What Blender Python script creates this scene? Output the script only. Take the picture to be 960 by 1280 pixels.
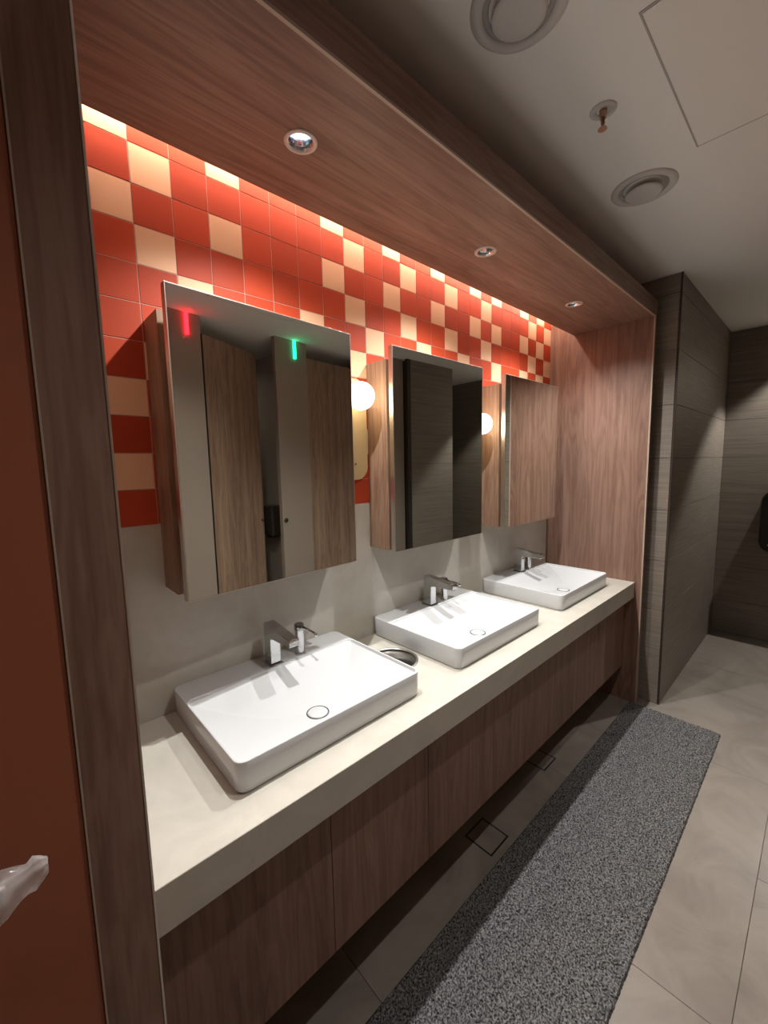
import bpy, bmesh, math, random
from mathutils import Vector, Matrix, noise

S = bpy.context.scene
COL = S.collection
for o in list(bpy.data.objects):
    bpy.data.objects.remove(o)

# ------------------------------------------------------------------ camera
cam_d = bpy.data.cameras.new('camera')
cam = bpy.data.objects.new('camera', cam_d)
COL.objects.link(cam)
_right = Vector((0.7309, -0.6822, -0.0206))
_down = Vector((-0.0915, -0.0680, -0.9935))
_fwd = _right.cross(_down).normalized()
_down = _fwd.cross(_right).normalized()
_right.normalize()
cam.matrix_world = Matrix(((_right.x, -_down.x, -_fwd.x, -0.3270),
                           (_right.y, -_down.y, -_fwd.y, -1.3155),
                           (_right.z, -_down.z, -_fwd.z, 1.4894),
                           (0, 0, 0, 1)))
cam_d.sensor_fit = 'VERTICAL'
cam_d.sensor_height = 36.0
cam_d.sensor_width = 27.0
cam_d.lens = 516.32 / 1280 * 36.0
cam_d.clip_start = 0.02
S.camera = cam

# ------------------------------------------------------------------ world, exposure
w = bpy.data.worlds.new('world')
S.world = w
w.use_nodes = True
w.node_tree.nodes['Background'].inputs[0].default_value = (0.9, 0.85, 0.8, 1)
w.node_tree.nodes['Background'].inputs[1].default_value = 0.02
vs = S.view_settings
vs.view_transform = 'Standard'
vs.look = 'None'
vs.gamma = 1.0
vs.use_curve_mapping = False
vs.exposure = 0.36

P_NICHE = 48.5      # W, each niche downlight
P_ROOM = 15.0        # W, corridor downlight
P_STALL = 4.0       # W, lamp in each cubicle
E_COVE = 50.0       # emission of the cove LED strip
E_GLOBE = 7.0       # emission of the globe shades

# ------------------------------------------------------------------ dimensions (m)
XL, XR = -0.2003, 2.4203          # niche clear width
YF = -0.6016                      # front of the wooden surround
ZS, ZH = 2.2813, 2.372            # underside and top of the canopy
YB = -0.157                       # back edge of the canopy
ZC = 2.505                        # ceiling
YC, ZT, ZB = -0.5636, 0.7597, 0.6643   # counter front, top, underside
T = 0.101                         # tile pitch
ZR0 = 2.345                       # first full tile joint
PX, PY = 2.5024, -0.7014          # tiled pillar corner
XE = 4.126                        # far wall
YSTALL = -1.90

# ------------------------------------------------------------------ materials
def mat(name):
    m = bpy.data.materials.new(name)
    m.use_nodes = True
    nt = m.node_tree
    b = nt.nodes['Principled BSDF']
    return m, nt, b

def N(nt, typ, **kw):
    n = nt.nodes.new(typ)
    for k, v in kw.items():
        setattr(n, k, v)
    return n

def plain(name, col, rough=0.5, metal=0.0, spec=0.5, em=None, ems=0.0):
    m, nt, b = mat(name)
    b.inputs['Base Color'].default_value = (*col, 1)
    b.inputs['Roughness'].default_value = rough
    b.inputs['Metallic'].default_value = metal
    b.inputs['Specular IOR Level'].default_value = spec
    if em:
        b.inputs['Emission Color'].default_value = (*em, 1)
        b.inputs['Emission Strength'].default_value = ems
    return m

def ramp(nt, stops):
    r = N(nt, 'ShaderNodeValToRGB')
    e = r.color_ramp.elements
    while len(e) < len(stops):
        e.new(0.5)
    for el, (p, c) in zip(e, stops):
        el.position = p
        el.color = (*c, 1)
    return r

def wood(name, axis, dark, mid, light, rough=0.45):
    """laminate with grain along axis 0/1/2"""
    m, nt, b = mat(name)
    tc = N(nt, 'ShaderNodeTexCoord')
    mp = N(nt, 'ShaderNodeMapping')
    sc = [9.0, 9.0, 9.0]
    sc[axis] = 0.7
    mp.inputs['Scale'].default_value = sc
    nt.links.new(tc.outputs['Object'], mp.inputs['Vector'])
    n1 = N(nt, 'ShaderNodeTexNoise')
    n1.inputs['Scale'].default_value = 1.3
    n1.inputs['Detail'].default_value = 5
    n1.inputs['Roughness'].default_value = 0.55
    n1.inputs['Distortion'].default_value = 0.35
    nt.links.new(mp.outputs[0], n1.inputs['Vector'])
    mul = N(nt, 'ShaderNodeMath', operation='MULTIPLY')
    mul.inputs[1].default_value = 9.0
    nt.links.new(n1.outputs['Fac'], mul.inputs[0])
    sn = N(nt, 'ShaderNodeMath', operation='SINE')
    mul2 = N(nt, 'ShaderNodeMath', operation='MULTIPLY')
    mul2.inputs[1].default_value = 6.283
    nt.links.new(mul.outputs[0], mul2.inputs[0])
    nt.links.new(mul2.outputs[0], sn.inputs[0])
    # fine pores
    mp2 = N(nt, 'ShaderNodeMapping')
    sc2 = [190.0, 190.0, 190.0]
    sc2[axis] = 3.0
    mp2.inputs['Scale'].default_value = sc2
    nt.links.new(tc.outputs['Object'], mp2.inputs['Vector'])
    n2 = N(nt, 'ShaderNodeTexNoise')
    n2.inputs['Scale'].default_value = 1.0
    n2.inputs['Detail'].default_value = 3
    nt.links.new(mp2.outputs[0], n2.inputs['Vector'])
    # broad streaks
    mp3 = N(nt, 'ShaderNodeMapping')
    sc3 = [24.0, 24.0, 24.0]
    sc3[axis] = 0.45
    mp3.inputs['Scale'].default_value = sc3
    nt.links.new(tc.outputs['Object'], mp3.inputs['Vector'])
    n3 = N(nt, 'ShaderNodeTexNoise')
    n3.inputs['Scale'].default_value = 1.0
    n3.inputs['Detail'].default_value = 2
    nt.links.new(mp3.outputs[0], n3.inputs['Vector'])
    a1 = N(nt, 'ShaderNodeMath', operation='MULTIPLY_ADD')
    a1.inputs[1].default_value = 0.10
    nt.links.new(sn.outputs[0], a1.inputs[0])
    s2 = N(nt, 'ShaderNodeMath', operation='MULTIPLY_ADD')
    s2.inputs[1].default_value = 0.34
    s2.inputs[2].default_value = -0.02
    nt.links.new(n2.outputs['Fac'], s2.inputs[0])
    nt.links.new(s2.outputs[0], a1.inputs[2])
    a3 = N(nt, 'ShaderNodeMath', operation='MULTIPLY_ADD')
    a3.inputs[1].default_value = 0.68
    nt.links.new(n3.outputs['Fac'], a3.inputs[0])
    nt.links.new(a1.outputs[0], a3.inputs[2])
    r = ramp(nt, [(0.22, dark), (0.50, mid), (0.78, light)])
    nt.links.new(a3.outputs[0], r.inputs[0])
    nt.links.new(r.outputs[0], b.inputs['Base Color'])
    b.inputs['Roughness'].default_value = rough
    b.inputs['Specular IOR Level'].default_value = 0.35
    bp = N(nt, 'ShaderNodeBump')
    bp.inputs['Strength'].default_value = 0.08
    bp.inputs['Distance'].default_value = 0.001
    nt.links.new(n2.outputs['Fac'], bp.inputs['Height'])
    nt.links.new(bp.outputs[0], b.inputs['Normal'])
    return m

WD, WM, WL = (0.145, 0.078, 0.055), (0.225, 0.130, 0.094), (0.295, 0.183, 0.135)
M_wood_z = wood('wood laminate upright grain', 2, WD, WM, WL)
M_wood_x = wood('wood laminate lengthwise grain', 0, WD, WM, WL)
M_wood_stall = wood('grey brown wood laminate', 2, (0.16, 0.10, 0.068), (0.27, 0.178, 0.122), (0.36, 0.25, 0.175))
M_wood_cab = wood('warm wood laminate', 2, (0.15, 0.085, 0.055), (0.265, 0.16, 0.105), (0.36, 0.23, 0.155))

def glazed(name, col, dev):
    m, nt, b = mat(name)
    oi = N(nt, 'ShaderNodeObjectInfo')
    hsv = N(nt, 'ShaderNodeHueSaturation')
    hsv.inputs['Color'].default_value = (*col, 1)
    ma = N(nt, 'ShaderNodeMath', operation='MULTIPLY_ADD')
    ma.inputs[1].default_value = dev
    ma.inputs[2].default_value = 1.0 - dev / 2
    nt.links.new(oi.outputs['Random'], ma.inputs[0])
    nt.links.new(ma.outputs[0], hsv.inputs['Value'])
    nt.links.new(hsv.outputs[0], b.inputs['Base Color'])
    b.inputs['Roughness'].default_value = 0.55
    b.inputs['Specular IOR Level'].default_value = 0.25
    tc = N(nt, 'ShaderNodeTexCoord')
    n = N(nt, 'ShaderNodeTexNoise')
    n.inputs['Scale'].default_value = 30
    nt.links.new(tc.outputs['Object'], n.inputs['Vector'])
    bp = N(nt, 'ShaderNodeBump')
    bp.inputs['Strength'].default_value = 0.06
    bp.inputs['Distance'].default_value = 0.002
    nt.links.new(n.outputs['Fac'], bp.inputs['Height'])
    nt.links.new(bp.outputs[0], b.inputs['Normal'])
    return m
M_red = glazed('brick red glazed tile', (0.47, 0.060, 0.020), 0.24)
M_peach = glazed('peach glazed tile', (0.82, 0.52, 0.325), 0.10)
M_grout = plain('pale grout', (0.50, 0.33, 0.28), 0.9)

def stone(name, c1, c2, scale, rough, vein=0.0):
    m, nt, b = mat(name)
    tc = N(nt, 'ShaderNodeTexCoord')
    oi = N(nt, 'ShaderNodeObjectInfo')
    va = N(nt, 'ShaderNodeVectorMath', operation='ADD')
    nt.links.new(tc.outputs['Object'], va.inputs[0])
    cx = N(nt, 'ShaderNodeCombineXYZ')
    ml = N(nt, 'ShaderNodeMath', operation='MULTIPLY')
    ml.inputs[1].default_value = 17.0
    nt.links.new(oi.outputs['Random'], ml.inputs[0])
    nt.links.new(ml.outputs[0], cx.inputs[0])
    nt.links.new(cx.outputs[0], va.inputs[1])
    n1 = N(nt, 'ShaderNodeTexNoise')
    n1.inputs['Scale'].default_value = scale
    n1.inputs['Detail'].default_value = 9
    n1.inputs['Roughness'].default_value = 0.62
    n1.inputs['Distortion'].default_value = 1.6
    nt.links.new(va.outputs[0], n1.inputs['Vector'])
    r = ramp(nt, [(0.30, c1), (0.62, c2)])
    nt.links.new(n1.outputs['Fac'], r.inputs[0])
    nt.links.new(r.outputs[0], b.inputs['Base Color'])
    b.inputs['Roughness'].default_value = rough
    bp = N(nt, 'ShaderNodeBump')
    bp.inputs['Strength'].default_value = 0.10
    bp.inputs['Distance'].default_value = 0.004
    nt.links.new(n1.outputs['Fac'], bp.inputs['Height'])
    nt.links.new(bp.outputs[0], b.inputs['Normal'])
    return m
M_counter = stone('beige sintered stone', (0.47, 0.447, 0.385), (0.54, 0.515, 0.45), 5.0, 0.38)
M_floor = stone('beige stone floor tile', (0.185, 0.158, 0.132), (0.268, 0.234, 0.196), 3.0, 0.42)
M_floor_base = plain('floor grout', (0.20, 0.175, 0.15), 0.9)

def linen(name, c1, c2):
    m, nt, b = mat(name)
    tc = N(nt, 'ShaderNodeTexCoord')
    mp = N(nt, 'ShaderNodeMapping')
    mp.inputs['Scale'].default_value = (3.0, 3.0, 160.0)
    nt.links.new(tc.outputs['Object'], mp.inputs['Vector'])
    n1 = N(nt, 'ShaderNodeTexNoise')
    n1.inputs['Scale'].default_value = 1.0
    n1.inputs['Detail'].default_value = 4
    n1.inputs['Distortion'].default_value = 0.3
    nt.links.new(mp.outputs[0], n1.inputs['Vector'])
    r = ramp(nt, [(0.30, c1), (0.68, c2)])
    nt.links.new(n1.outputs['Fac'], r.inputs[0])
    nt.links.new(r.outputs[0], b.inputs['Base Color'])
    b.inputs['Roughness'].default_value = 0.5
    bp = N(nt, 'ShaderNodeBump')
    bp.inputs['Strength'].default_value = 0.12
    bp.inputs['Distance'].default_value = 0.001
    nt.links.new(n1.outputs['Fac'], bp.inputs['Height'])
    nt.links.new(bp.outputs[0], b.inputs['Normal'])
    return m
M_linen = linen('grey brown linen tile', (0.155, 0.130, 0.103), (0.245, 0.208, 0.168))
M_linen_grout = plain('dark wall grout', (0.06, 0.05, 0.04), 0.9)

M_ceil = plain('white ceiling paint', (0.88, 0.86, 0.835), 0.85, spec=0.2)
M_grey_wall = plain('greige painted wall', (0.42, 0.37, 0.32), 0.7, spec=0.25)
M_stall = plain('greige laminate', (0.29, 0.242, 0.198), 0.5, spec=0.3)

def paint(name, col):
    m, nt, b = mat(name)
    tc = N(nt, 'ShaderNodeTexCoord')
    n = N(nt, 'ShaderNodeTexNoise')
    n.inputs['Scale'].default_value = 260
    n.inputs['Detail'].default_value = 2
    nt.links.new(tc.outputs['Object'], n.inputs['Vector'])
    b.inputs['Base Color'].default_value = (*col, 1)
    b.inputs['Roughness'].default_value = 0.6
    bp = N(nt, 'ShaderNodeBump')
    bp.inputs['Strength'].default_value = 0.15
    bp.inputs['Distance'].default_value = 0.001
    nt.links.new(n.outputs['Fac'], bp.inputs['Height'])
    nt.links.new(bp.outputs[0], b.inputs['Normal'])
    return m
M_terra = paint('terracotta paint', (0.335, 0.102, 0.050))

M_ceramic = plain('white glazed ceramic', (0.585, 0.595, 0.60), 0.07, spec=0.5)
M_chrome = plain('chrome', (0.58, 0.585, 0.59), 0.08, 1.0)
M_dkchrome = plain('dark chrome', (0.30, 0.30, 0.30), 0.18, 1.0)
M_steel = plain('brushed stainless steel', (0.55, 0.53, 0.50), 0.35, 1.0)
M_alu = plain('satin aluminium', (0.66, 0.63, 0.58), 0.32, 1.0)
M_mirror = plain('mirror glass', (0.82, 0.84, 0.80), 0.0, 1.0)
M_black = plain('black plastic', (0.012, 0.012, 0.012), 0.4)
M_darktrim = plain('dark bronze trim', (0.05, 0.038, 0.030), 0.4, 0.3)
M_edge = plain('pale edge band', (0.42, 0.33, 0.26), 0.5)
M_white = plain('white enamel', (0.60, 0.575, 0.56), 0.5)
M_ring = plain('pale pink beige enamel', (0.62, 0.50, 0.44), 0.45)
M_brass = plain('pale brass plate', (0.66, 0.53, 0.30), 0.38, 0.35)
M_bronze = plain('copper sprinkler metal', (0.40, 0.27, 0.20), 0.3, 1.0)
M_lens = plain('downlight lens', (0.9, 0.9, 0.9), 0.3, em=(0.72, 0.86, 1.0), ems=1.6)
M_cup = plain('faceted reflector', (0.70, 0.76, 0.84), 0.12, 1.0)
M_globe = plain('opal glass globe', (0.9, 0.88, 0.82), 0.3, em=(1.0, 0.84, 0.58), ems=E_GLOBE)
M_cove = plain('warm LED tape', (0.9, 0.8, 0.7), 0.5, em=(1.0, 0.78, 0.66), ems=E_COVE)
M_redled = plain('red indicator light', (0.5, 0.0, 0.0), 0.4, em=(1.0, 0.006, 0.012), ems=11.0)
M_grnled = plain('green indicator light', (0.0, 0.4, 0.2), 0.4, em=(0.01, 1.0, 0.36), ems=5.5)
M_mat_base = plain('black rubber backing', (0.02, 0.02, 0.02), 0.9)

def pile_mat():
    m, nt, b = mat('charcoal looped pile')
    tc = N(nt, 'ShaderNodeTexCoord')
    n = N(nt, 'ShaderNodeTexNoise')
    n.inputs['Scale'].default_value = 180
    n.inputs['Detail'].default_value = 2
    nt.links.new(tc.outputs['Object'], n.inputs['Vector'])
    r = ramp(nt, [(0.36, (0.020, 0.020, 0.020)), (0.64, (0.235, 0.23, 0.226))])
    nt.links.new(n.outputs['Fac'], r.inputs[0])
    nt.links.new(r.outputs[0], b.inputs['Base Color'])
    b.inputs['Roughness'].default_value = 0.75
    b.inputs['Specular IOR Level'].default_value = 0.25
    return m
M_pile = pile_mat()

def plastic_mat():
    m, nt, b = mat('cloudy clear plastic film')
    b.inputs['Base Color'].default_value = (0.80, 0.74, 0.72, 1)
    b.inputs['Roughness'].default_value = 0.18
    b.inputs['Alpha'].default_value = 0.34
    b.inputs['Specular IOR Level'].default_value = 0.8
    return m
M_film = plastic_mat()

# ------------------------------------------------------------------ helpers
def link(o, parent=None):
    COL.objects.link(o)
    if parent is not None:
        o.parent = parent
    return o

def tag(o, label=None, cat=None, group=None, kind=None):
    if label: o['label'] = label
    if cat: o['category'] = cat
    if group: o['group'] = group
    if kind: o['kind'] = kind
    return o

def empty(name, loc=(0, 0, 0), label=None, cat=None, group=None, rz=0.0):
    o = bpy.data.objects.new(name, None)
    o.empty_display_size = 0.05
    o.location = loc
    o.rotation_euler = (0, 0, rz)
    link(o)
    return tag(o, label, cat, group)

def obj(name, bm, m, parent=None, smooth=False, loc=None):
    bmesh.ops.recalc_face_normals(bm, faces=bm.faces[:])
    me = bpy.data.meshes.new(name)
    bm.to_mesh(me)
    bm.free()
    me.materials.append(m)
    if smooth:
        for p in me.polygons:
            p.use_smooth = True
    o = bpy.data.objects.new(name, me)
    if loc: o.location = loc
    return link(o, parent)

def autosmooth(o, deg=35):
    me = o.data
    for p in me.polygons:
        p.use_smooth = True
    me.set_sharp_from_angle(angle=math.radians(deg))
    return o

def add_box(bm, a, b):
    vs_ = [bm.verts.new((x, y, z)) for z in (a[2], b[2]) for y in (a[1], b[1]) for x in (a[0], b[0])]
    for f in ((0, 1, 3, 2), (4, 5, 7, 6), (0, 1, 5, 4), (2, 3, 7, 6), (0, 2, 6, 4), (1, 3, 7, 5)):
        bm.faces.new([vs_[i] for i in f])

def boxbm(a, b, bev=0.0, seg=1):
    a, b = [min(p, q) for p, q in zip(a, b)], [max(p, q) for p, q in zip(a, b)]
    bm = bmesh.new()
    add_box(bm, a, b)
    bmesh.ops.recalc_face_normals(bm, faces=bm.faces[:])
    if bev:
        bmesh.ops.bevel(bm, geom=bm.edges[:], offset=bev, segments=seg, profile=0.5, affect='EDGES')
    return bm

def box(name, a, b, m, parent=None, bev=0.0, seg=1):
    return obj(name, boxbm(a, b, bev, seg), m, parent)

def lathe(prof, n=48, cx=0, cy=0, cz=0, closed=False):
    """prof: list of (r, z) revolved about the vertical through cx, cy"""
    bm = bmesh.new()
    rings = []
    for r, z in prof:
        if r < 1e-6:
            rings.append([bm.verts.new((cx, cy, cz + z))])
        else:
            rings.append([bm.verts.new((cx + r * math.cos(2 * math.pi * i / n), cy + r * math.sin(2 * math.pi * i / n), cz + z)) for i in range(n)])
    pairs = list(zip(rings[:-1], rings[1:]))
    if closed: pairs.append((rings[-1], rings[0]))
    for A, B in pairs:
        for i in range(n):
            j = (i + 1) % n
            if len(A) == 1 and len(B) == 1: continue
            if len(A) == 1: bm.faces.new((A[0], B[i], B[j]))
            elif len(B) == 1: bm.faces.new((A[i], A[j], B[0]))
            else: bm.faces.new((A[i], A[j], B[j], B[i]))
    return bm

def tube(pts, rad, n=10):
    bm = bmesh.new()
    rings = []
    for k, p in enumerate(pts):
        p = Vector(p)
        d = (Vector(pts[min(k + 1, len(pts) - 1)]) - Vector(pts[max(k - 1, 0)])).normalized()
        u = d.cross(Vector((0, 0, 1)))
        if u.length < 1e-3: u = d.cross(Vector((1, 0, 0)))
        u.normalize(); v = d.cross(u)
        r = rad[k] if isinstance(rad, (list, tuple)) else rad
        rings.append([bm.verts.new(p + r * (u * math.cos(2 * math.pi * i / n) + v * math.sin(2 * math.pi * i / n))) for i in range(n)])
    for A, B in zip(rings[:-1], rings[1:]):
        for i in range(n):
            bm.faces.new((A[i], A[(i + 1) % n], B[(i + 1) % n], B[i]))
    bm.faces.new(rings[0]); bm.faces.new(rings[-1])
    return bm

def extrude_profile(pts, axis, a, b):
    """pts: closed outline of the two other coords; extruded along axis from a to b"""
    bm = bmesh.new()
    def P(u, v, t):
        return {0: (t, u, v), 1: (u, t, v), 2: (u, v, t)}[axis]
    A = [bm.verts.new(P(u, v, a)) for u, v in pts]
    B = [bm.verts.new(P(u, v, b)) for u, v in pts]
    bm.faces.new(A); bm.faces.new(B)
    n = len(pts)
    for i in range(n):
        bm.faces.new((A[i], A[(i + 1) % n], B[(i + 1) % n], B[i]))
    return bm

def rrect(x0, y0, x1, y1, r, n=6):
    out = []
    for cx, cy, a0 in ((x1 - r, y1 - r, 0), (x0 + r, y1 - r, 90), (x0 + r, y0 + r, 180), (x1 - r, y0 + r, 270)):
        for i in range(n + 1):
            a = math.radians(a0 + 90 * i / n)
            out.append((cx + r * math.cos(a), cy + r * math.sin(a)))
    return out

def cut(o, cutter_bms):
    """boolean the cutters out of o, for good"""
    tmp = []
    for i, bm in enumerate(cutter_bms):
        bmesh.ops.recalc_face_normals(bm, faces=bm.faces[:])
        me = bpy.data.meshes.new('cut'); bm.to_mesh(me); bm.free()
        c = bpy.data.objects.new('cut', me); COL.objects.link(c); tmp.append(c)
        md = o.modifiers.new('b%d' % i, 'BOOLEAN'); md.object = c; md.operation = 'DIFFERENCE'; md.solver = 'EXACT'
    dg = bpy.context.evaluated_depsgraph_get()
    me = bpy.data.meshes.new_from_object(o.evaluated_get(dg))
    o.modifiers.clear()
    o.data = me
    for c in tmp:
        d = c.data
        bpy.data.objects.remove(c); bpy.data.meshes.remove(d)
    return o

def copy(o, parent=None, loc=None):
    c = o.copy()
    link(c)
    c.parent = parent
    if loc is not None: c.location = loc
    return c

def copy_tree(o, parent=None, loc=None, rz=None):
    c = copy(o, parent, loc)
    if rz is not None: c.rotation_euler[2] = rz
    for ch in o.children:
        copy_tree(ch, c)
    return c

def struct(o, label, cat):
    return tag(o, label, cat, kind='structure')

rnd = random.Random(4)

# ================================================================== THE SETTING
# floor with tiles 600 mm
XA, XZ = -1.9, 4.3
YW = -3.35
floor = struct(box('floor', (XA, YW, -0.08), (XZ, 0.15, -0.004), M_floor_base), 'beige stone tiled washroom floor', 'floor')
FP = 0.6005
fx0, fy0 = 0.9225, -1.240
ft = None
DR = [(0.978, -0.477), (1.545, -0.412)]     # floor drain centres, half size below
DH = 0.062
FL = 1.2
ft = None
for j in range(-4, 4):
    y = fy0 + FP * j
    if y > 0.1 or y + FP < YW: continue
    for i in range(-4, 4):
        x = fx0 + FL * i + (0.0 if j % 2 == 0 else 0.6)
        if x > XZ or x + FL < XA: continue
        if ft is None:
            ft = obj('floor_tile', boxbm((0.0008, 0.0008, -0.010), (FL - 0.0008, FP - 0.0008, 0.0), 0.0005), M_floor, floor)
            ft.location = (x, y, 0)
        else:
            copy(ft, floor, (x, y, 0))

# ceiling
ceiling = struct(box('ceiling', (XA, YW, ZC), (XZ, 0.15, ZC + 0.08), M_ceil), 'white painted plaster ceiling', 'ceiling')

# vanity wall
wall_back = struct(box('wall_back', (XL - 0.09, -0.0066, 0.0), (PX, 0.15, ZC), M_grout), 'vanity wall of square red and peach tiles above beige stone', 'wall')
ROWS = {
    0: 'PRRPRRRPRRPRRPRRPRPRRPRPR',
    1: 'RPRRRRRRPRRPRRPRRPRRRRPRP',
    2: 'PRRPRRRPRRPRRPRRPRPRRPRPR',
    3: 'RPRRRRRRPRRPRRPRRPRRRRPRP',
    4: 'RRPRRRPRRPRRPRRPRRPRRPRPR',
    5: 'RRRPRRRRPRRPRRRPRRRRPRRPR',
    6: 'RPRRRPRRRRPRRPRRPRRPRRRPR',
    7: 'PRRPRRRPRRRPRRPRRRPRRPRRP',
    8: 'RRPRRPRRPRPRRRPRRPRRPRRRP',
    9: 'PRRRPRRPRRRPRRRPRRPRRPRRR',
    10: 'RRPRRPRRRPRRPRRPRRRPRRPRR',
}
tile_mesh = {}
def tile(row, x, wd, m):
    key = (round(wd, 4), m.name)
    if key not in tile_mesh:
        bm = boxbm((0.0011, -0.008, 0.0011), (wd - 0.0011, 0.0, T - 0.0011), 0.0009)
        o = obj('tile', bm, m, wall_back)
        tile_mesh[key] = o
    else:
        o = copy(tile_mesh[key], wall_back)
    o.location = (x, 0, ZR0 - T * row)
    return o
for r_, s in ROWS.items():
    tile(r_, XL, -2 * T - XL + T, M_red if rnd.random() < .65 else M_peach)
    for c_, ch in enumerate(s):
        x0 = (c_ - 1) * T
        wd = min(T, XR - x0)
        tile(r_, x0, wd, M_red if ch == 'R' else M_peach)
zsp = ZR0 - 10 * T
splash = box('splashback_slab', (XL, -0.008, ZT - 0.02), (XR, 0.0, zsp - 0.001), M_counter, wall_back)

# wall above the niche void, behind canopy: cove top board
cove = empty('cove_light', (1.1, -0.07, 2.446), 'hidden warm light strip washing the top row of wall tiles', 'light strip')
box('cove_board', (XL - 1.1, YB + 0.07, 0.002), (XR - 1.1, 0.07 - 0.009, 0.022), M_wood_x, cove)
box('cove_light_block', (XL - 1.1, YB + 0.071, ZH - 2.446 + 0.0005), (XR - 1.1, YB + 0.086, 0.0015), M_wood_x, cove)  # unseen board added to keep cove light from leaking onto the ceiling
box('led_strip', (XL + 0.02 - 1.1, 0.001, -0.008), (XR - 0.02 - 1.1, 0.013, 0.001), M_cove, cove)

# tiled pillar and far wall
def tiled_face(name_parent, axis, fixed, u0, u1, facing, first=0.289, pitch=0.302, length=1.2):
    zs = [0.0] + [first + pitch * k for k in range(8)] + [ZC]
    z_list = [(a, b) for a, b in zip(zs[:-1], zs[1:]) if b - a > 0.01]
    us = [u0]
    sgn = 1 if u1 > u0 else -1
    while abs(u1 - us[-1]) > length + 1e-6: us.append(us[-1] + sgn * length)
    us.append(u1)
    for za, zb in z_list:
        for ua, ub in zip(us[:-1], us[1:]):
            lo, hi = min(ua, ub) + 0.0011, max(ua, ub) - 0.0011
            d0, d1 = fixed, fixed + facing * 0.008
            if axis == 0: a, b = (d0, lo, za + 0.0013), (d1, hi, zb - 0.0013)
            else: a, b = (lo, d0, za + 0.0013), (hi, d1, zb - 0.0013)
            box('wall_tile', a, b, M_linen, name_parent, 0.0006)

pil = struct(box('wall_pillar', (PX + 0.008, PY + 0.008, 0.0), (XE + 0.15, 0.15, ZC), M_linen_grout), 'grey brown tiled wall block beside the vanity niche', 'wall')
tiled_face(pil, 0, PX + 0.008, PY + 0.008, 0.0, -1)
tiled_face(pil, 1, PY + 0.008, PX + 0.008, XE, -1)
t = box('trim_1', (PX - 0.002, PY - 0.002, 0.0), (PX + 0.007, PY + 0.007, ZC), M_darktrim, None, 0.0008)
struct(t, 'dark bronze corner trim on the tiled wall block', 'trim')
far = struct(box('wall_right', (XE + 0.008, YW, 0.0), (XE + 0.15, PY + 0.008, ZC), M_linen_grout), 'grey brown tiled far end wall', 'wall')
tiled_face(far, 0, XE + 0.008, PY, YW, -1)
# tiled wall opposite the vanity, past the cubicles
XO0, XO1, YO = 2.70, 3.36, -1.845
opp = struct(box('wall_opposite', (XO0, YW, 0.0), (XO1 - 0.008, YO - 0.008, ZC), M_linen_grout), 'grey brown tiled wall at the end of the cubicle row', 'wall')
tiled_face(opp, 1, YO - 0.008, XO1, XO0, 1)
tiled_face(opp, 0, XO1 - 0.008, YO - 0.008, YW, 1)
t = box('trim_2', (XO0 - 0.045, YO - 0.03, 0.0), (XO0, YO + 0.0, ZC), M_darktrim)
struct(t, 'dark upright trim between cubicle post and tiled wall', 'trim')
# end walls outside the picture
struct(box('wall_left', (XA - 0.1, YW, 0.0), (XA, 0.15, ZC), M_grey_wall), 'greige painted wall behind the entrance', 'wall')
struct(box('wall_front', (XA, YW - 0.1, 0.0), (XZ, YW, ZC), M_grey_wall), 'greige rear wall of the toilet cubicles', 'wall')
struct(box('wall_entrance', (XA, -0.60, 2.15), (-0.2800, 0.15, ZC), M_terra), 'terracotta painted wall above the entrance door', 'wall')

# terracotta door leaf next to the surround
door = struct(box('door_1', (-1.25, -0.60, 0.008), (-0.2803, -0.555, 2.148), M_terra, None, 0.0015), 'terracotta painted door left of the wooden surround', 'door')
struct(box('trim_3', (-0.2800, -0.6035, 0.0), (-0.2776, -0.56, ZC), M_edge), 'thin pale strip between terracotta door and wooden surround', 'trim')
struct(box('wall_entrance_side', (XA, -0.60, 0.0), (-1.26, 0.15, 2.15), M_terra), 'terracotta painted wall beside the entrance door', 'wall')

# ================================================================== WOODEN SURROUND
def rel(o, par):
    """keep world coordinates for a mesh built in world space under a located parent"""
    o.parent = par
    o.matrix_parent_inverse = par.matrix_world.inverted() if False else Matrix.Translation(-par.location)
    return o
def W(o, par): return rel(o, par)
spl = empty('side_panel', (XL - 0.04, YF, 0.0), 'dark wood laminate upright at the left end of the vanity', 'panel')
W(box('board', (-0.2775, YF, 0.0), (XL, -0.007, ZH), M_wood_z), spl)
W(box('edge_trim', (XL - 0.0022, YF - 0.0012, 0.0), (XL + 0.0008, YF + 0.006, ZS - 0.0005), M_alu), spl)
spr = empty('side_panel', (XR + 0.017, YF, 0.0), 'lit wood laminate upright at the far right end of the vanity', 'panel')
W(box('board', (XR, YF, 0.0), (XR + 0.034, -0.007, ZH), M_wood_z), spr)
W(box('edge_trim', (XR - 0.001, YF - 0.0015, 0.0), (XR + 0.006, YF + 0.006, ZS - 0.0005), M_edge), spr)
can = empty('canopy', (1.11, YF, ZS), 'wood laminate canopy over the vanity holding three downlights', 'canopy')
canopy = W(box('canopy_board', (XL, YF, ZS), (XR, YB, ZH), M_wood_x), can)
DLX = (0.2914, 1.0945, 1.8877)
DLY = -0.3775
cut(canopy, [lathe([(0, -0.05), (0.033, -0.05), (0.033, 0.065), (0, 0.065)], 40, x, DLY, ZS) for x in DLX])
canopy.data.materials.clear(); canopy.data.materials.append(M_wood_x)
W(box('edge_trim', (XL + 0.001, YF - 0.0015, ZS - 0.0015), (XR - 0.001, YF + 0.006, ZS + 0.005), M_edge), can)
box_gap = struct(box('gap_shade_strip', (XR + 0.0345, YF + 0.05, 0.0), (PX - 0.001, -0.007, ZH), M_darktrim), 'dark strip standing in for the shaded gap between surround and tiled wall', 'trim')  # open gap here; the shade in it is a dark coloured strip

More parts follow.
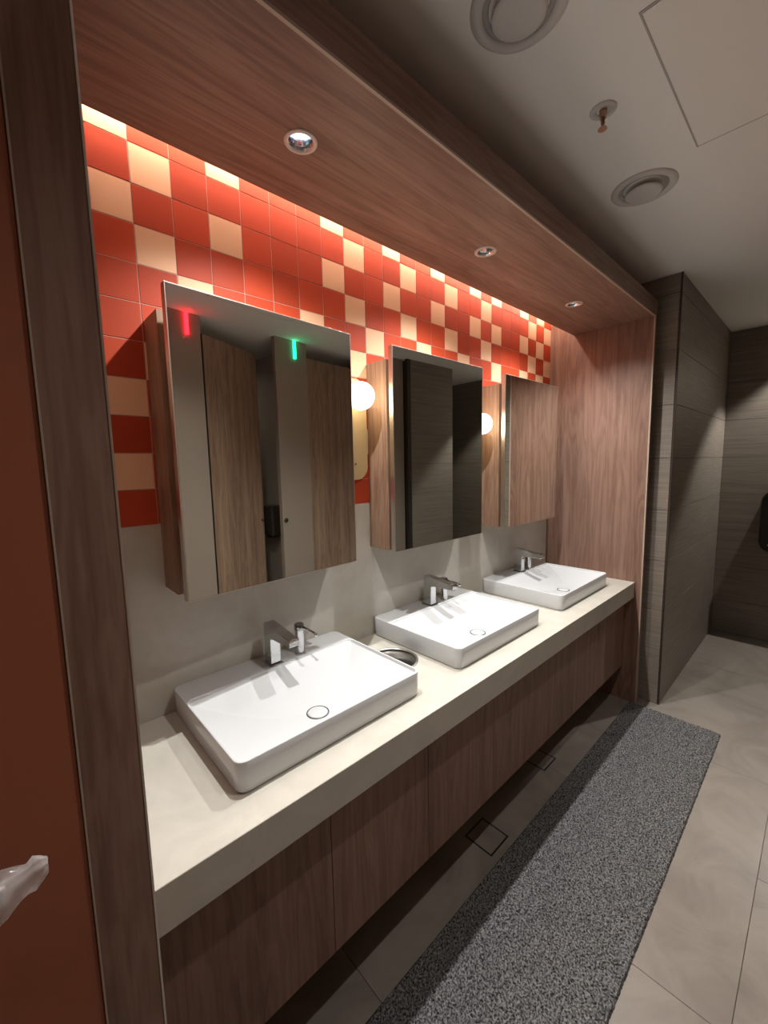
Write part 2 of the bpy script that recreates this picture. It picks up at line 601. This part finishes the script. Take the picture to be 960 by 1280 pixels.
# recessed downlights in the canopy
def spot(name, parent, loc, watts, col, size, blend, soft):
    l = bpy.data.lights.new(name, 'SPOT')
    l.energy = watts; l.color = col; l.spot_size = math.radians(size); l.spot_blend = blend; l.shadow_soft_size = soft
    o = bpy.data.objects.new(name, l)
    o.location = loc
    link(o, parent)
    return o
dl_lab = ('recessed canopy downlight nearest the camera, above the first basin',
          'recessed canopy downlight in the middle, above the second basin',
          'recessed canopy downlight farthest away, above the third basin')
first = None
for x, lab in zip(DLX, dl_lab):
    if first is None:
        d = empty('downlight', (x, DLY, ZS), lab, 'downlight', 'downlights in the wooden canopy')
        obj('trim_ring', lathe([(0.0300, 0.0), (0.0308, -0.0028), (0.0345, -0.0036), (0.0405, -0.0016), (0.0412, 0.0005), (0.0300, 0.001)], 48, closed=True), M_ring, d, True)
        obj('reflector', lathe([(0.0298, -0.001), (0.0275, 0.012), (0.0235, 0.026), (0.0190, 0.036), (0.0192, 0.037), (0.0300, 0.012), (0.0304, -0.001)], 48, closed=True), M_cup, d, True)
        obj('lens', lathe([(0, 0.022), (0.012, 0.0223), (0.0212, 0.0262), (0.0212, 0.030), (0, 0.030)], 32), M_lens, d, True)
        spot('lamp', d, (0, 0, -0.006), P_NICHE, (1.0, 0.985, 0.965), 142, 1.0, 0.012)
        first = d
    else:
        d = copy_tree(first, None, (x, DLY, ZS))
        d['label'] = lab

# ================================================================== COUNTER AND VANITY
counter = tag(box('countertop', (XL, YC, ZB), (XR, -0.008, ZT), M_counter, None, 0.0012),
              'long beige stone countertop carrying three white basins', 'countertop')
BX, BY, BR = 0.703, -0.238, 0.092
cut(counter, [lathe([(0, -0.30), (BR, -0.30), (BR, 0.1), (0, 0.1)], 64, BX, BY, ZT)])
counter.data.materials.clear(); counter.data.materials.append(M_counter)
binr = empty('waste_chute', (BX, BY, ZT), 'round stainless steel waste hole set in the countertop', 'waste hole')
obj('rim', lathe([(BR - 0.006, -0.004), (BR - 0.004, 0.0022), (BR + 0.002, 0.003), (BR + 0.0055, 0.0004), (BR + 0.0055, 0.0), (BR - 0.002, -0.0005), (BR - 0.002, -0.004)], 64, closed=True), M_steel, binr, True)
obj('sleeve', lathe([(BR - 0.003, -0.003), (BR - 0.003, -0.088), (BR - 0.002, -0.088), (BR - 0.002, -0.003)], 64, closed=True), M_steel, binr, True)
obj('painted_dark_disc', lathe([(0, -0.084), (BR - 0.0032, -0.084), (BR - 0.0032, -0.086), (0, -0.086)], 48), M_mat_base, binr)  # black disc stands in for the unlit depth of the open chute

van = empty('vanity_cabinet', (1.11, -0.25, 0.218), 'wall-hung wood laminate vanity cabinet under the countertop', 'cabinet')
W(box('carcass', (XL + 0.002, -0.496, 0.2178), (XR - 0.002, -0.0085, ZB - 0.001), M_wood_z), van)
JX = [XL + 0.003, 0.2098, 0.584, 0.9595, XR - 0.003]
for a, b in zip(JX[:-1], JX[1:]):
    W(box('door', (a + 0.001, -0.5158, 0.2178), (b - 0.001, -0.4965, ZB - 0.0015), M_wood_z, None, 0.0006), van)

# ================================================================== BASINS
BW, BD, BH = 0.604, 0.464, 0.0785
def basin_bm():
    bm = bmesh.new()
    n = 8
    hw = BW / 2
    y0, y1 = -BD, 0.0
    def loop(x0, ya, x1, yb, r, z):
        pts = []
        base = rrect(x0, ya, x1, yb, r, n)
        # densify straight runs so that loops match
        out = []
        m = len(base)
        for i in range(m):
            a, b = base[i], base[(i + 1) % m]
            out.append(a)
            if (i % (n + 1)) == n:
                for k in range(1, 40):
                    f = k / 40
                    out.append((a[0] + (b[0] - a[0]) * f, a[1] + (b[1] - a[1]) * f))
        return out
    def ring(pts, z):
        return [bm.verts.new((p[0], p[1], z(p[0], p[1]) if callable(z) else z)) for p in pts]
    def skin(A, B):
        m = len(A)
        for i in range(m):
            bm.faces.new((A[i], A[(i + 1) % m], B[(i + 1) % m], B[i]))
    ix0, ix1 = -hw + 0.007, hw - 0.007
    iy0, iy1 = -BD + 0.007, -0.108
    D = 0.060
    cxm, cym = 0.0, -0.27
    def depth(x, y):
        u = min(1.0, abs(x) / (ix1))
        F = 0.007 + (D - 0.007) * (1 - u ** 2.3)
        t = max(0.0, (iy1 - y)) / 0.205
        Wd = 0.003 + (D - 0.003) * (0.75 * t + 0.25 * (1 - max(0.0, 1 - t) ** 3))
        k = 0.0015
        h = max(k - abs(F - Wd), 0.0) / k
        return min(F, Wd) - h * h * k * 0.25
    L = lambda off, r, z: ring(loop(-hw + off, y0 + off, hw - off, y1 - off, r, z), z)
    b0 = L(0.010, 0.020, 0.0)
    b1 = L(0.004, 0.024, 0.002)
    b2 = L(0.001, 0.026, 0.007)
    b3 = L(0.000, 0.026, BH - 0.0035)
    b4 = L(0.0012, 0.025, BH - 0.0008)
    b5 = L(0.003, 0.0235, BH)
    for A, B in ((b0, b1), (b1, b2), (b2, b3), (b3, b4), (b4, b5)): skin(A, B)
    bm.faces.new(b0)
    base = loop(ix0, iy0, ix1, iy1, 0.020, 0)
    i0 = ring(base, BH - 0.0004)
    skin(b5, i0)
    prev = i0
    i1 = ring([(cxm + (x - cxm) * 0.996, cym + (y - cym) * 0.994) for x, y in base], BH - 0.003)
    skin(prev, i1); prev = i1
    s = 0.988
    R_ = 70
    for k in range(R_):
        s = 0.986 * (1 - k / R_)
        pts = [(cxm + (x - cxm) * s, cym + (y - cym) * s) for x, y in base]
        r = ring(pts, lambda x, y: BH - depth(x, y))
        skin(prev, r); prev = r
    bm.faces.new(prev)
    return bm, BH - D

def bevel_obj(o, width, seg=2):
    bm = bmesh.new(); bm.from_mesh(o.data)
    bmesh.ops.recalc_face_normals(bm, faces=bm.faces[:])
    bmesh.ops.bevel(bm, geom=[e for e in bm.edges if e.calc_face_angle(0) > 0.5], offset=width, segments=seg, profile=0.5, affect='EDGES')
    bm.to_mesh(o.data); bm.free()
    return o

BXS = (0.0, 0.806, 1.632)
b_lab = ('white rectangular vessel basin nearest the camera, left of the steel waste hole',
         'white rectangular vessel basin in the middle, right of the steel waste hole',
         'white rectangular vessel basin farthest away, beside the wooden side panel')
f_lab = ('square chrome tap on the nearest basin', 'square chrome tap on the middle basin', 'square chrome tap on the farthest basin')
s_lab = ('round chrome soap pump on the nearest basin', 'round chrome soap pump on the middle basin', 'round chrome soap pump on the farthest basin')
bas = tap = soap = None
for i, bx in enumerate(BXS):
    loc = (bx + BW / 2, -0.0085, ZT)
    if bas is None:
        bas = empty('vessel_basin', loc, b_lab[i], 'basin', 'vessel basins on the countertop')
        bm, zd = basin_bm()
        autosmooth(obj('bowl', bm, M_ceramic, bas), 40)
        dr = obj('drain_cap', lathe([(0, 0.0042), (0.026, 0.0036), (0.0285, 0.0024), (0.029, 0.0008), (0, 0.0008)], 48), M_ceramic, bas, True, (-0.010, -0.340, zd))
        obj('drain_ring', lathe([(0.0298, 0.0004), (0.0302, 0.0020), (0.0325, 0.0020), (0.0332, 0.0004)], 48, closed=True), M_dkchrome, dr, True)
        # tap
        tap = empty('basin_tap', (loc[0] - 0.006, loc[1] - 0.072, ZT + BH), f_lab[i], 'tap', 'chrome basin taps')
        o = obj('tap_body', extrude_profile([(0.022, 0.003), (-0.022, 0.003), (-0.022, 0.088), (-0.030, 0.095), (-0.140, 0.098), (-0.147, 0.101), (-0.147, 0.119), (-0.142, 0.122), (-0.004, 0.138), (0.016, 0.139), (0.022, 0.135)], 0, -0.0175, 0.0175), M_chrome, tap)
        bevel_obj(o, 0.0015)
        box('base_plate', (-0.0235, -0.029, 0.0), (0.0235, 0.029, 0.0038), M_dkchrome, tap, 0.001)
        box('aerator', (-0.011, -0.1415, 0.0955), (0.011, -0.1215, 0.0985), M_black, tap)
        # soap pump
        soap = empty('soap_pump', (loc[0] + 0.098, loc[1] - 0.074, ZT + BH), s_lab[i], 'soap pump', 'chrome soap pumps')
        obj('pump_body', lathe([(0, 0.0), (0.0195, 0.0), (0.0195, 0.003), (0.0162, 0.005), (0.0158, 0.084), (0, 0.084)], 36), M_chrome, soap)
        autosmooth(soap.children[0])
        autosmooth(obj('pump_head', lathe([(0, 0.0845), (0.0165, 0.0845), (0.0172, 0.0865), (0.0172, 0.103), (0.0155, 0.1055), (0, 0.1058)], 36), M_dkchrome, soap))
        nz = obj('nozzle', tube([(0.008, -0.012, 0.094), (0.012, -0.040, 0.0915), (0.016, -0.072, 0.0875), (0.0165, -0.079, 0.083)], [0.0042, 0.0040, 0.0038, 0.0038], 12), M_chrome, soap, True)
        obj('nozzle_tip', lathe([(0, -0.006), (0.005, -0.006), (0.0062, 0.0), (0.005, 0.006), (0, 0.007)], 16, 0.0165, -0.079, 0.083), M_chrome, nz, True)
    else:
        b = copy_tree(bas, None, loc); b['label'] = b_lab[i]
        c = copy_tree(tap, None, (loc[0] - 0.006, loc[1] - 0.072, ZT + BH)); c['label'] = f_lab[i]
        c = copy_tree(soap, None, (loc[0] + 0.098, loc[1] - 0.074, ZT + BH)); c['label'] = s_lab[i]

# ================================================================== MIRROR CABINETS
CX = (0.005, 0.805, 1.612)
CW = 0.600
ZM0, ZM1 = 1.1435, 1.9415
m_lab = ('mirror cabinet nearest the camera with its door slightly ajar, reflecting toilet cubicles',
         'middle mirror cabinet reflecting a grey tiled wall',
         'farthest mirror cabinet reflecting the wooden side panel')
for i, x in enumerate(CX):
    if i == 0:
        mc = empty('mirror_cabinet', (x, 0, ZM0), m_lab[0], 'mirror cabinet', 'mirror cabinets above the basins')
        cb = box('cabinet_body', (0.0, -0.124, 0.005), (CW, -0.0085, 0.753), M_wood_cab, mc, 0.0008)
        hd = obj('door_frame', boxbm((-CW, -0.011, 0.0), (0, 0.011, ZM1 - ZM0), 0.0008), M_alu, mc, loc=(CW, -0.149, 0))
        box('mirror_glass', (-CW + 0.003, -0.0114, 0.003), (-0.003, -0.0085, ZM1 - ZM0 - 0.003), M_mirror, hd)
        box('hinge_packer', (-0.06, 0.0115, 0.08), (-0.012, 0.024, 0.68), M_darktrim, hd)
        hd.rotation_euler[2] = 0.061
        mc0 = mc
    else:
        mc = copy_tree(mc0, None, (x, 0, ZM0))
        mc['label'] = m_lab[i]
        for ch in mc.children:
            if ch.name.startswith('door_frame'): ch.rotation_euler[2] = 0.0

# ================================================================== GLOBE SCONCES
sc_lab = ('glowing globe wall light between the nearest and middle mirror cabinets',
          'glowing globe wall light between the middle and farthest mirror cabinets')
for i, (x, z) in enumerate(((0.705, 1.752), (1.509, 1.690))):
    if i == 0:
        g = empty('globe_sconce', (x, -0.008, z), sc_lab[0], 'wall light', 'globe wall lights')
        pts = rrect(-0.083, -0.318, 0.083, 0.078, 0.055, 10)
        bm = extrude_profile(pts, 1, 0.0, -0.016)
        o = obj('back_plate', bm, M_brass, g)
        bevel_obj(o, 0.0012, 1)
        obj('stem', tube([(0, -0.016, 0), (0, -0.040, 0)], 0.016, 20), M_brass, g, True)
        bm = bmesh.new()
        bmesh.ops.create_uvsphere(bm, u_segments=40, v_segments=24, radius=0.0525)
        obj('globe', bm, M_globe, g, True, (0, -0.081, 0))
        obj('screw', lathe([(0, 0), (0.0045, 0), (0.004, 0.0022), (0, 0.0026)], 16), M_dkchrome, g, True, (0.018, -0.0165, -0.255)).rotation_euler = (math.radians(90), 0, 0)
        g0 = g
    else:
        g = copy_tree(g0, None, (x, -0.008, z)); g['label'] = sc_lab[i]

# ================================================================== FLOOR MAT, DRAINS
MX0, MX1, MY0, MY1 = -0.75, 2.405, -1.015, -0.566
mt = empty('floor_mat', ((MX0 + MX1) / 2, (MY0 + MY1) / 2, 0.0), 'long charcoal looped floor mat in front of the vanity', 'mat')
W(box('backing', (MX0 + 0.003, MY0 + 0.003, 0.0002), (MX1 - 0.003, MY1 - 0.003, 0.005), M_mat_base), mt)
def pile_mesh():
    st = 0.0042
    nx, ny = int((MX1 - MX0) / st), int((MY1 - MY0) / st)
    rr = random.Random(8)
    verts, faces = [], []
    for j in range(ny + 1):
        for i in range(nx + 1):
            edge = i in (0, nx) or j in (0, ny)
            jx, jy = (rr.random() - .5) * 0.0034, (rr.random() - .5) * 0.0034
            z = 0.0010 if edge else 0.0075 + rr.random() * 0.0065
            verts.append((MX0 + i * st + jx, MY0 + j * st + jy, z))
    for j in range(ny):
        for i in range(nx):
            a = j * (nx + 1) + i
            faces.append((a, a + 1, a + nx + 2, a + nx + 1))
    me = bpy.data.meshes.new('pile')
    me.from_pydata(verts, [], faces)
    me.materials.append(M_pile)
    o = bpy.data.objects.new('pile', me)
    link(o)
    return o
pl = W(pile_mesh(), mt)
pl['kind'] = 'stuff'

dr_lab = ('square tile insert floor drain under the nearer part of the vanity', 'square tile insert floor drain in shadow farther under the vanity')
for i, (x, y) in enumerate(DR):
    if i == 0:
        d = empty('floor_drain', (x, y, 0.0), dr_lab[0], 'drain', 'floor drains under the vanity')
        bm = bmesh.new()
        h, wv = DH, 0.006
        add_box(bm, (-h, -h, -0.002), (h, -h + wv, 0.0012)); add_box(bm, (-h, h - wv, -0.002), (h, h, 0.0012))
        add_box(bm, (-h, -h + wv, -0.002), (-h + wv, h - wv, 0.0012)); add_box(bm, (h - wv, -h + wv, -0.002), (h, h - wv, 0.0012))
        obj('drain_frame', bm, M_black, d)
        box('tile_insert', (-h + wv, -h + wv, -0.002), (h - wv, h - wv, 0.0008), M_floor, d)
        d0 = d
    else:
        d = copy_tree(d0, None, (x, y, 0)); d['label'] = dr_lab[i]

# ================================================================== CEILING FITTINGS
v_lab = ('round white ceiling air valve nearest the camera', 'round white ceiling air valve farther away beyond the sprinkler')
for i, (x, y) in enumerate(((0.622, -0.772), (1.548, -0.768))):
    if i == 0:
        v = empty('air_valve', (x, y, ZC), v_lab[0], 'air vent', 'round ceiling air valves')
        obj('outer_ring', lathe([(0.108, 0.0), (0.108, -0.002), (0.104, -0.006), (0.092, -0.0085), (0.083, -0.006), (0.079, 0.0), (0.079, 0.002), (0.108, 0.002)], 64, closed=True), M_white, v, True)
        obj('throat', lathe([(0.080, -0.001), (0.073, -0.0015), (0.066, 0.0), (0.066, 0.001), (0.080, 0.001)], 64, closed=True), plain('vent throat grey', (0.38, 0.36, 0.34), 0.6), v, True)
        obj('disc', lathe([(0, -0.024), (0.050, -0.0235), (0.058, -0.0215), (0.061, -0.018), (0.056, -0.013), (0, -0.010)], 64), M_white, v, True)
        obj('spindle', lathe([(0, -0.011), (0.008, -0.011), (0.008, 0.0), (0, 0.0)], 16), M_white, v, True)
        v0 = v
    else:
        v = copy_tree(v0, None, (x, y, ZC)); v['label'] = v_lab[i]

sp = empty('sprinkler_head', (1.062, -0.795, ZC), 'small copper sprinkler head hanging from the ceiling', 'sprinkler')
obj('escutcheon', lathe([(0.017, 0.0), (0.018, -0.003), (0.026, -0.0055), (0.034, -0.003), (0.036, 0.0), (0.017, 0.001)], 40, closed=True), M_white, sp, True)
autosmooth(obj('body', lathe([(0, 0.001), (0.011, 0.001), (0.011, -0.012), (0.0085, -0.016), (0.0085, -0.022), (0, -0.022)], 20), M_bronze, sp))
for s_ in (-1, 1):
    obj('frame_arm', tube([(s_ * 0.008, 0, -0.020), (s_ * 0.011, 0, -0.030), (s_ * 0.008, 0, -0.040), (0, 0, -0.046)], 0.0022, 8), M_bronze, sp, True)
obj('glass_bulb', lathe([(0, -0.022), (0.002, -0.023), (0.003, -0.031), (0.002, -0.040), (0, -0.042)], 12), plain('red liquid bulb', (0.25, 0.03, 0.02), 0.1), sp, True)
autosmooth(obj('deflector', lathe([(0, -0.045), (0.005, -0.045), (0.006, -0.048), (0.0125, -0.0495), (0.0125, -0.0508), (0, -0.0508)], 24), M_bronze, sp))

h = empty('access_hatch', (1.143, -1.25, ZC), 'square white access hatch flush in the ceiling', 'hatch')
hx0, hx1, hy0, hy1 = 0.841, 1.446, -1.553, -0.948
bm = bmesh.new()
fw = 0.004
for a, b in (((hx0, hy0), (hx1, hy0 + fw)), ((hx0, hy1 - fw), (hx1, hy1)), ((hx0, hy0 + fw), (hx0 + fw, hy1 - fw)), ((hx1 - fw, hy0 + fw), (hx1, hy1 - fw))):
    add_box(bm, (a[0], a[1], ZC - 0.0022), (b[0], b[1], ZC + 0.001))
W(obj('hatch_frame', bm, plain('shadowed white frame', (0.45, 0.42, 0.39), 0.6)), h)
W(box('hatch_panel', (hx0 + fw + 0.0016, hy0 + fw + 0.0016, ZC - 0.0035), (hx1 - fw - 0.0016, hy1 - fw - 0.0016, ZC + 0.001), M_ceil, None, 0.0008), h)

# corridor ceiling downlights, behind and beside the camera
rl_lab = ('small corridor ceiling downlight beside the ceiling hatch', 'small corridor ceiling downlight near the entrance door', 'small corridor ceiling downlight near the tiled end wall')
for i, (x, y, pw) in enumerate(((0.62, -1.13, 1.75), (-1.2, -1.13, 0.35), (3.95, -1.38, 4.8))):
    d = empty('corridor_downlight', (x, y, ZC), rl_lab[i], 'downlight', 'corridor ceiling downlights')
    obj('trim_ring', lathe([(0.040, 0.0), (0.041, -0.003), (0.052, -0.003), (0.054, 0.0), (0.040, 0.001)], 40, closed=True), M_white, d, True)
    obj('lens', lathe([(0, -0.001), (0.040, -0.001), (0.040, 0.0), (0, 0.0)], 32), M_lens, d, True)
    spot('lamp', d, (0, 0, -0.02), P_ROOM * pw, (1.0, 0.97, 0.925), 130 if i < 2 else 100, 0.8 if i < 2 else 0.3, 0.02)

# ================================================================== TOILET CUBICLES (seen in the mirrors)
posts = [(-0.245, 0.065), (0.655, 0.965), (1.555, 1.865), (2.455, 2.652)]
p_lab = ['greige cubicle post near the entrance', 'greige cubicle post with a lit red indicator bar', 'greige cubicle post with a lit green indicator bar', 'narrow greige cubicle post beside the dark upright trim']
for i, (a, b) in enumerate(posts):
    p = empty('cubicle_post', ((a + b) / 2, YSTALL - 0.02, 0.0), p_lab[i], 'post', 'cubicle posts opposite the basins')
    W(box('panel', (a, YSTALL - 0.04, 0.0), (b, YSTALL, ZC), M_stall, None, 0.001), p)
    if i in (1, 2):
        xi = 0.872 if i == 1 else 1.742
        o = W(box('indicator_light', (xi - 0.011, YSTALL - 0.001, 2.362), (xi + 0.011, YSTALL + 0.014, 2.503), M_redled if i == 1 else M_grnled, None, 0.003), p)
        o['label'] = 'red indicator bar' if i == 1 else 'green indicator bar'
    xl = a + 0.030
    k = W(obj('lock_rose', lathe([(0, 0), (0.020, 0), (0.020, 0.006), (0.017, 0.009), (0, 0.009)], 24, 0, 0, 0), M_dkchrome, None, True), p)
    k.matrix_parent_inverse = Matrix.Identity(4)
    k.location = (xl - (a + b) / 2, 0.02, 1.06); k.rotation_euler = (math.radians(-90), 0, 0)
    obj('lock_keyhole', lathe([(0, 0.0085), (0.008, 0.0085), (0.008, 0.011), (0, 0.011)], 16), M_black, k)

doors = [(-0.835, -0.245, 0.0), (0.065, 0.655, 0.0), (0.965, 1.555, -0.36), (1.865, 2.455, 0.0)]
d_lab = ['closed wood cubicle door nearest the entrance', 'closed wood cubicle door left of the red indicator post',
         'wood cubicle door standing ajar between red and green indicator posts', 'closed wood cubicle door right of the green indicator post']
for (a, b, ang), lab in zip(doors, d_lab):
    d = empty('cubicle_door', (a + (0.004 if ang == 0 else 0.016), YSTALL - 0.012, 0.0), lab, 'door', 'cubicle doors opposite the basins', ang)
    wd = b - a - 0.010
    box('leaf', (0.004, -0.030, 0.10), (wd, 0.0, 2.395), M_wood_stall, d, 0.001)
    box('hinge_strip', (-0.003, -0.028, 0.10), (0.0035, -0.002, 2.395), M_black, d)
    o = obj('coat_hook', tube([(wd - 0.03, 0.0, 1.06), (wd - 0.03, 0.022, 1.06)], 0.009, 14), M_dkchrome, d, True)
struct(box('wall_entrance_return', (XA, YSTALL - 0.04, 0.0), (-0.835, YSTALL, ZC), M_grey_wall), 'greige wall beside the cubicles near the entrance', 'wall')
for x, lab in ((-0.09, 'cubicle partition nearest the entrance'), (0.81, 'cubicle partition behind the red indicator post'), (1.69, 'cubicle partition behind the green indicator post'), (2.58, 'cubicle partition behind the narrow post')):
    tag(box('cubicle_partition', (x - 0.015, YW + 0.001, 0.08), (x + 0.015, YSTALL - 0.041, 2.42), M_stall, None, 0.001), lab, 'partition', 'cubicle partitions')
dp = empty('paper_dispenser', (1.674, -2.14, 0.91), 'dark paper dispenser on the partition inside the open cubicle', 'dispenser')
box('casing', (-0.10, -0.065, 0.0), (0.0, 0.065, 0.26), M_darktrim, dp, 0.012, 3)
box('slot_lip', (-0.092, -0.04, -0.018), (-0.02, 0.04, 0.0), M_black, dp, 0.004, 2)
for k, x in enumerate((0.36, 1.26, 2.14)):
    d = empty('cubicle_lamp', (x, -2.65, ZC), ('ceiling lamp inside the cubicle left of the red indicator', 'ceiling lamp inside the open cubicle', 'ceiling lamp inside the cubicle right of the green indicator')[k], 'downlight', 'cubicle ceiling lamps')
    obj('trim_ring', lathe([(0.040, 0.0), (0.041, -0.003), (0.052, -0.003), (0.054, 0.0), (0.040, 0.001)], 40, closed=True), M_white, d, True)
    obj('lens', lathe([(0, -0.001), (0.040, -0.001), (0.040, 0.0), (0, 0.0)], 32), M_lens, d, True)
    spot('lamp', d, (0, 0, -0.02), P_STALL, (1.0, 0.92, 0.82), 150, 0.8, 0.02)

# ================================================================== HANDLE IN PLASTIC, FAR WALL UNIT
hl = W(obj('lever_rose', lathe([(0, 0), (0.026, 0), (0.026, 0.006), (0.023, 0.009), (0, 0.009)], 28), M_steel, None, True), door)
hl.matrix_parent_inverse = Matrix.Identity(4)
hl.location = (-0.475, -0.600, 0.985); hl.rotation_euler = (math.radians(90), 0, 0)
lv = obj('lever', tube([(-0.475, -0.606, 0.985), (-0.475, -0.655, 0.985), (-0.465, -0.667, 0.985), (-0.445, -0.670, 0.986), (-0.365, -0.670, 0.988)], 0.0095, 14), M_steel, door, True)

def film():
    bm = bmesh.new()
    rr = random.Random(21)
    n, K = 40, 22
    rings = []
    for k in range(K + 1):
        t = k / K
        cx = -0.475 + 0.150 * t
        cz = 0.950 + 0.046 * t
        rz = 0.056 * (1 - t) ** 0.75 + 0.008
        ry = 0.030 * (1 - t) ** 0.7 + 0.006
        if t > 0.9: rz *= 1.25
        ring = []
        for i in range(n):
            a = 2 * math.pi * i / n
            p = Vector((cx, -0.672 + ry * math.cos(a), cz + rz * math.sin(a)))
            nn = noise.noise(p * 55 + Vector((3, 1, 7))) * 0.010 + noise.noise(p * 130) * 0.004
            fold = abs(math.sin(a * 4 + t * 5)) * 0.0035
            d = Vector((0.25 * math.sin(a * 3), math.cos(a), math.sin(a)))
            p += d * (nn - fold) * (0.45 + 0.6 * (1 - t))
            ring.append(bm.verts.new(p))
        rings.append(ring)
    for A, B in zip(rings[:-1], rings[1:]):
        for i in range(n):
            bm.faces.new((A[i], A[(i + 1) % n], B[(i + 1) % n], B[i]))
    bm.faces.new(rings[-1])
    return bm
f_ = obj('plastic_wrap', film(), M_film, None, True)
tag(f_, 'crumpled clear plastic film wrapped around the terracotta door handle', 'plastic wrap')

dry = empty('hand_dryer', (XE, -1.12, 0.75), 'dark rounded wall unit at the far right edge on the tiled end wall', 'hand dryer')
pts = rrect(-0.145, 0.0, 0.145, 0.50, 0.10, 10)
bm = extrude_profile(pts, 0, 0.0, -0.16)
o = obj('casing', bm, M_black, dry); bevel_obj(o, 0.012, 2)
box('air_slot', (-0.1625, -0.09, 0.06), (-0.1595, 0.09, 0.075), M_steel, dry)
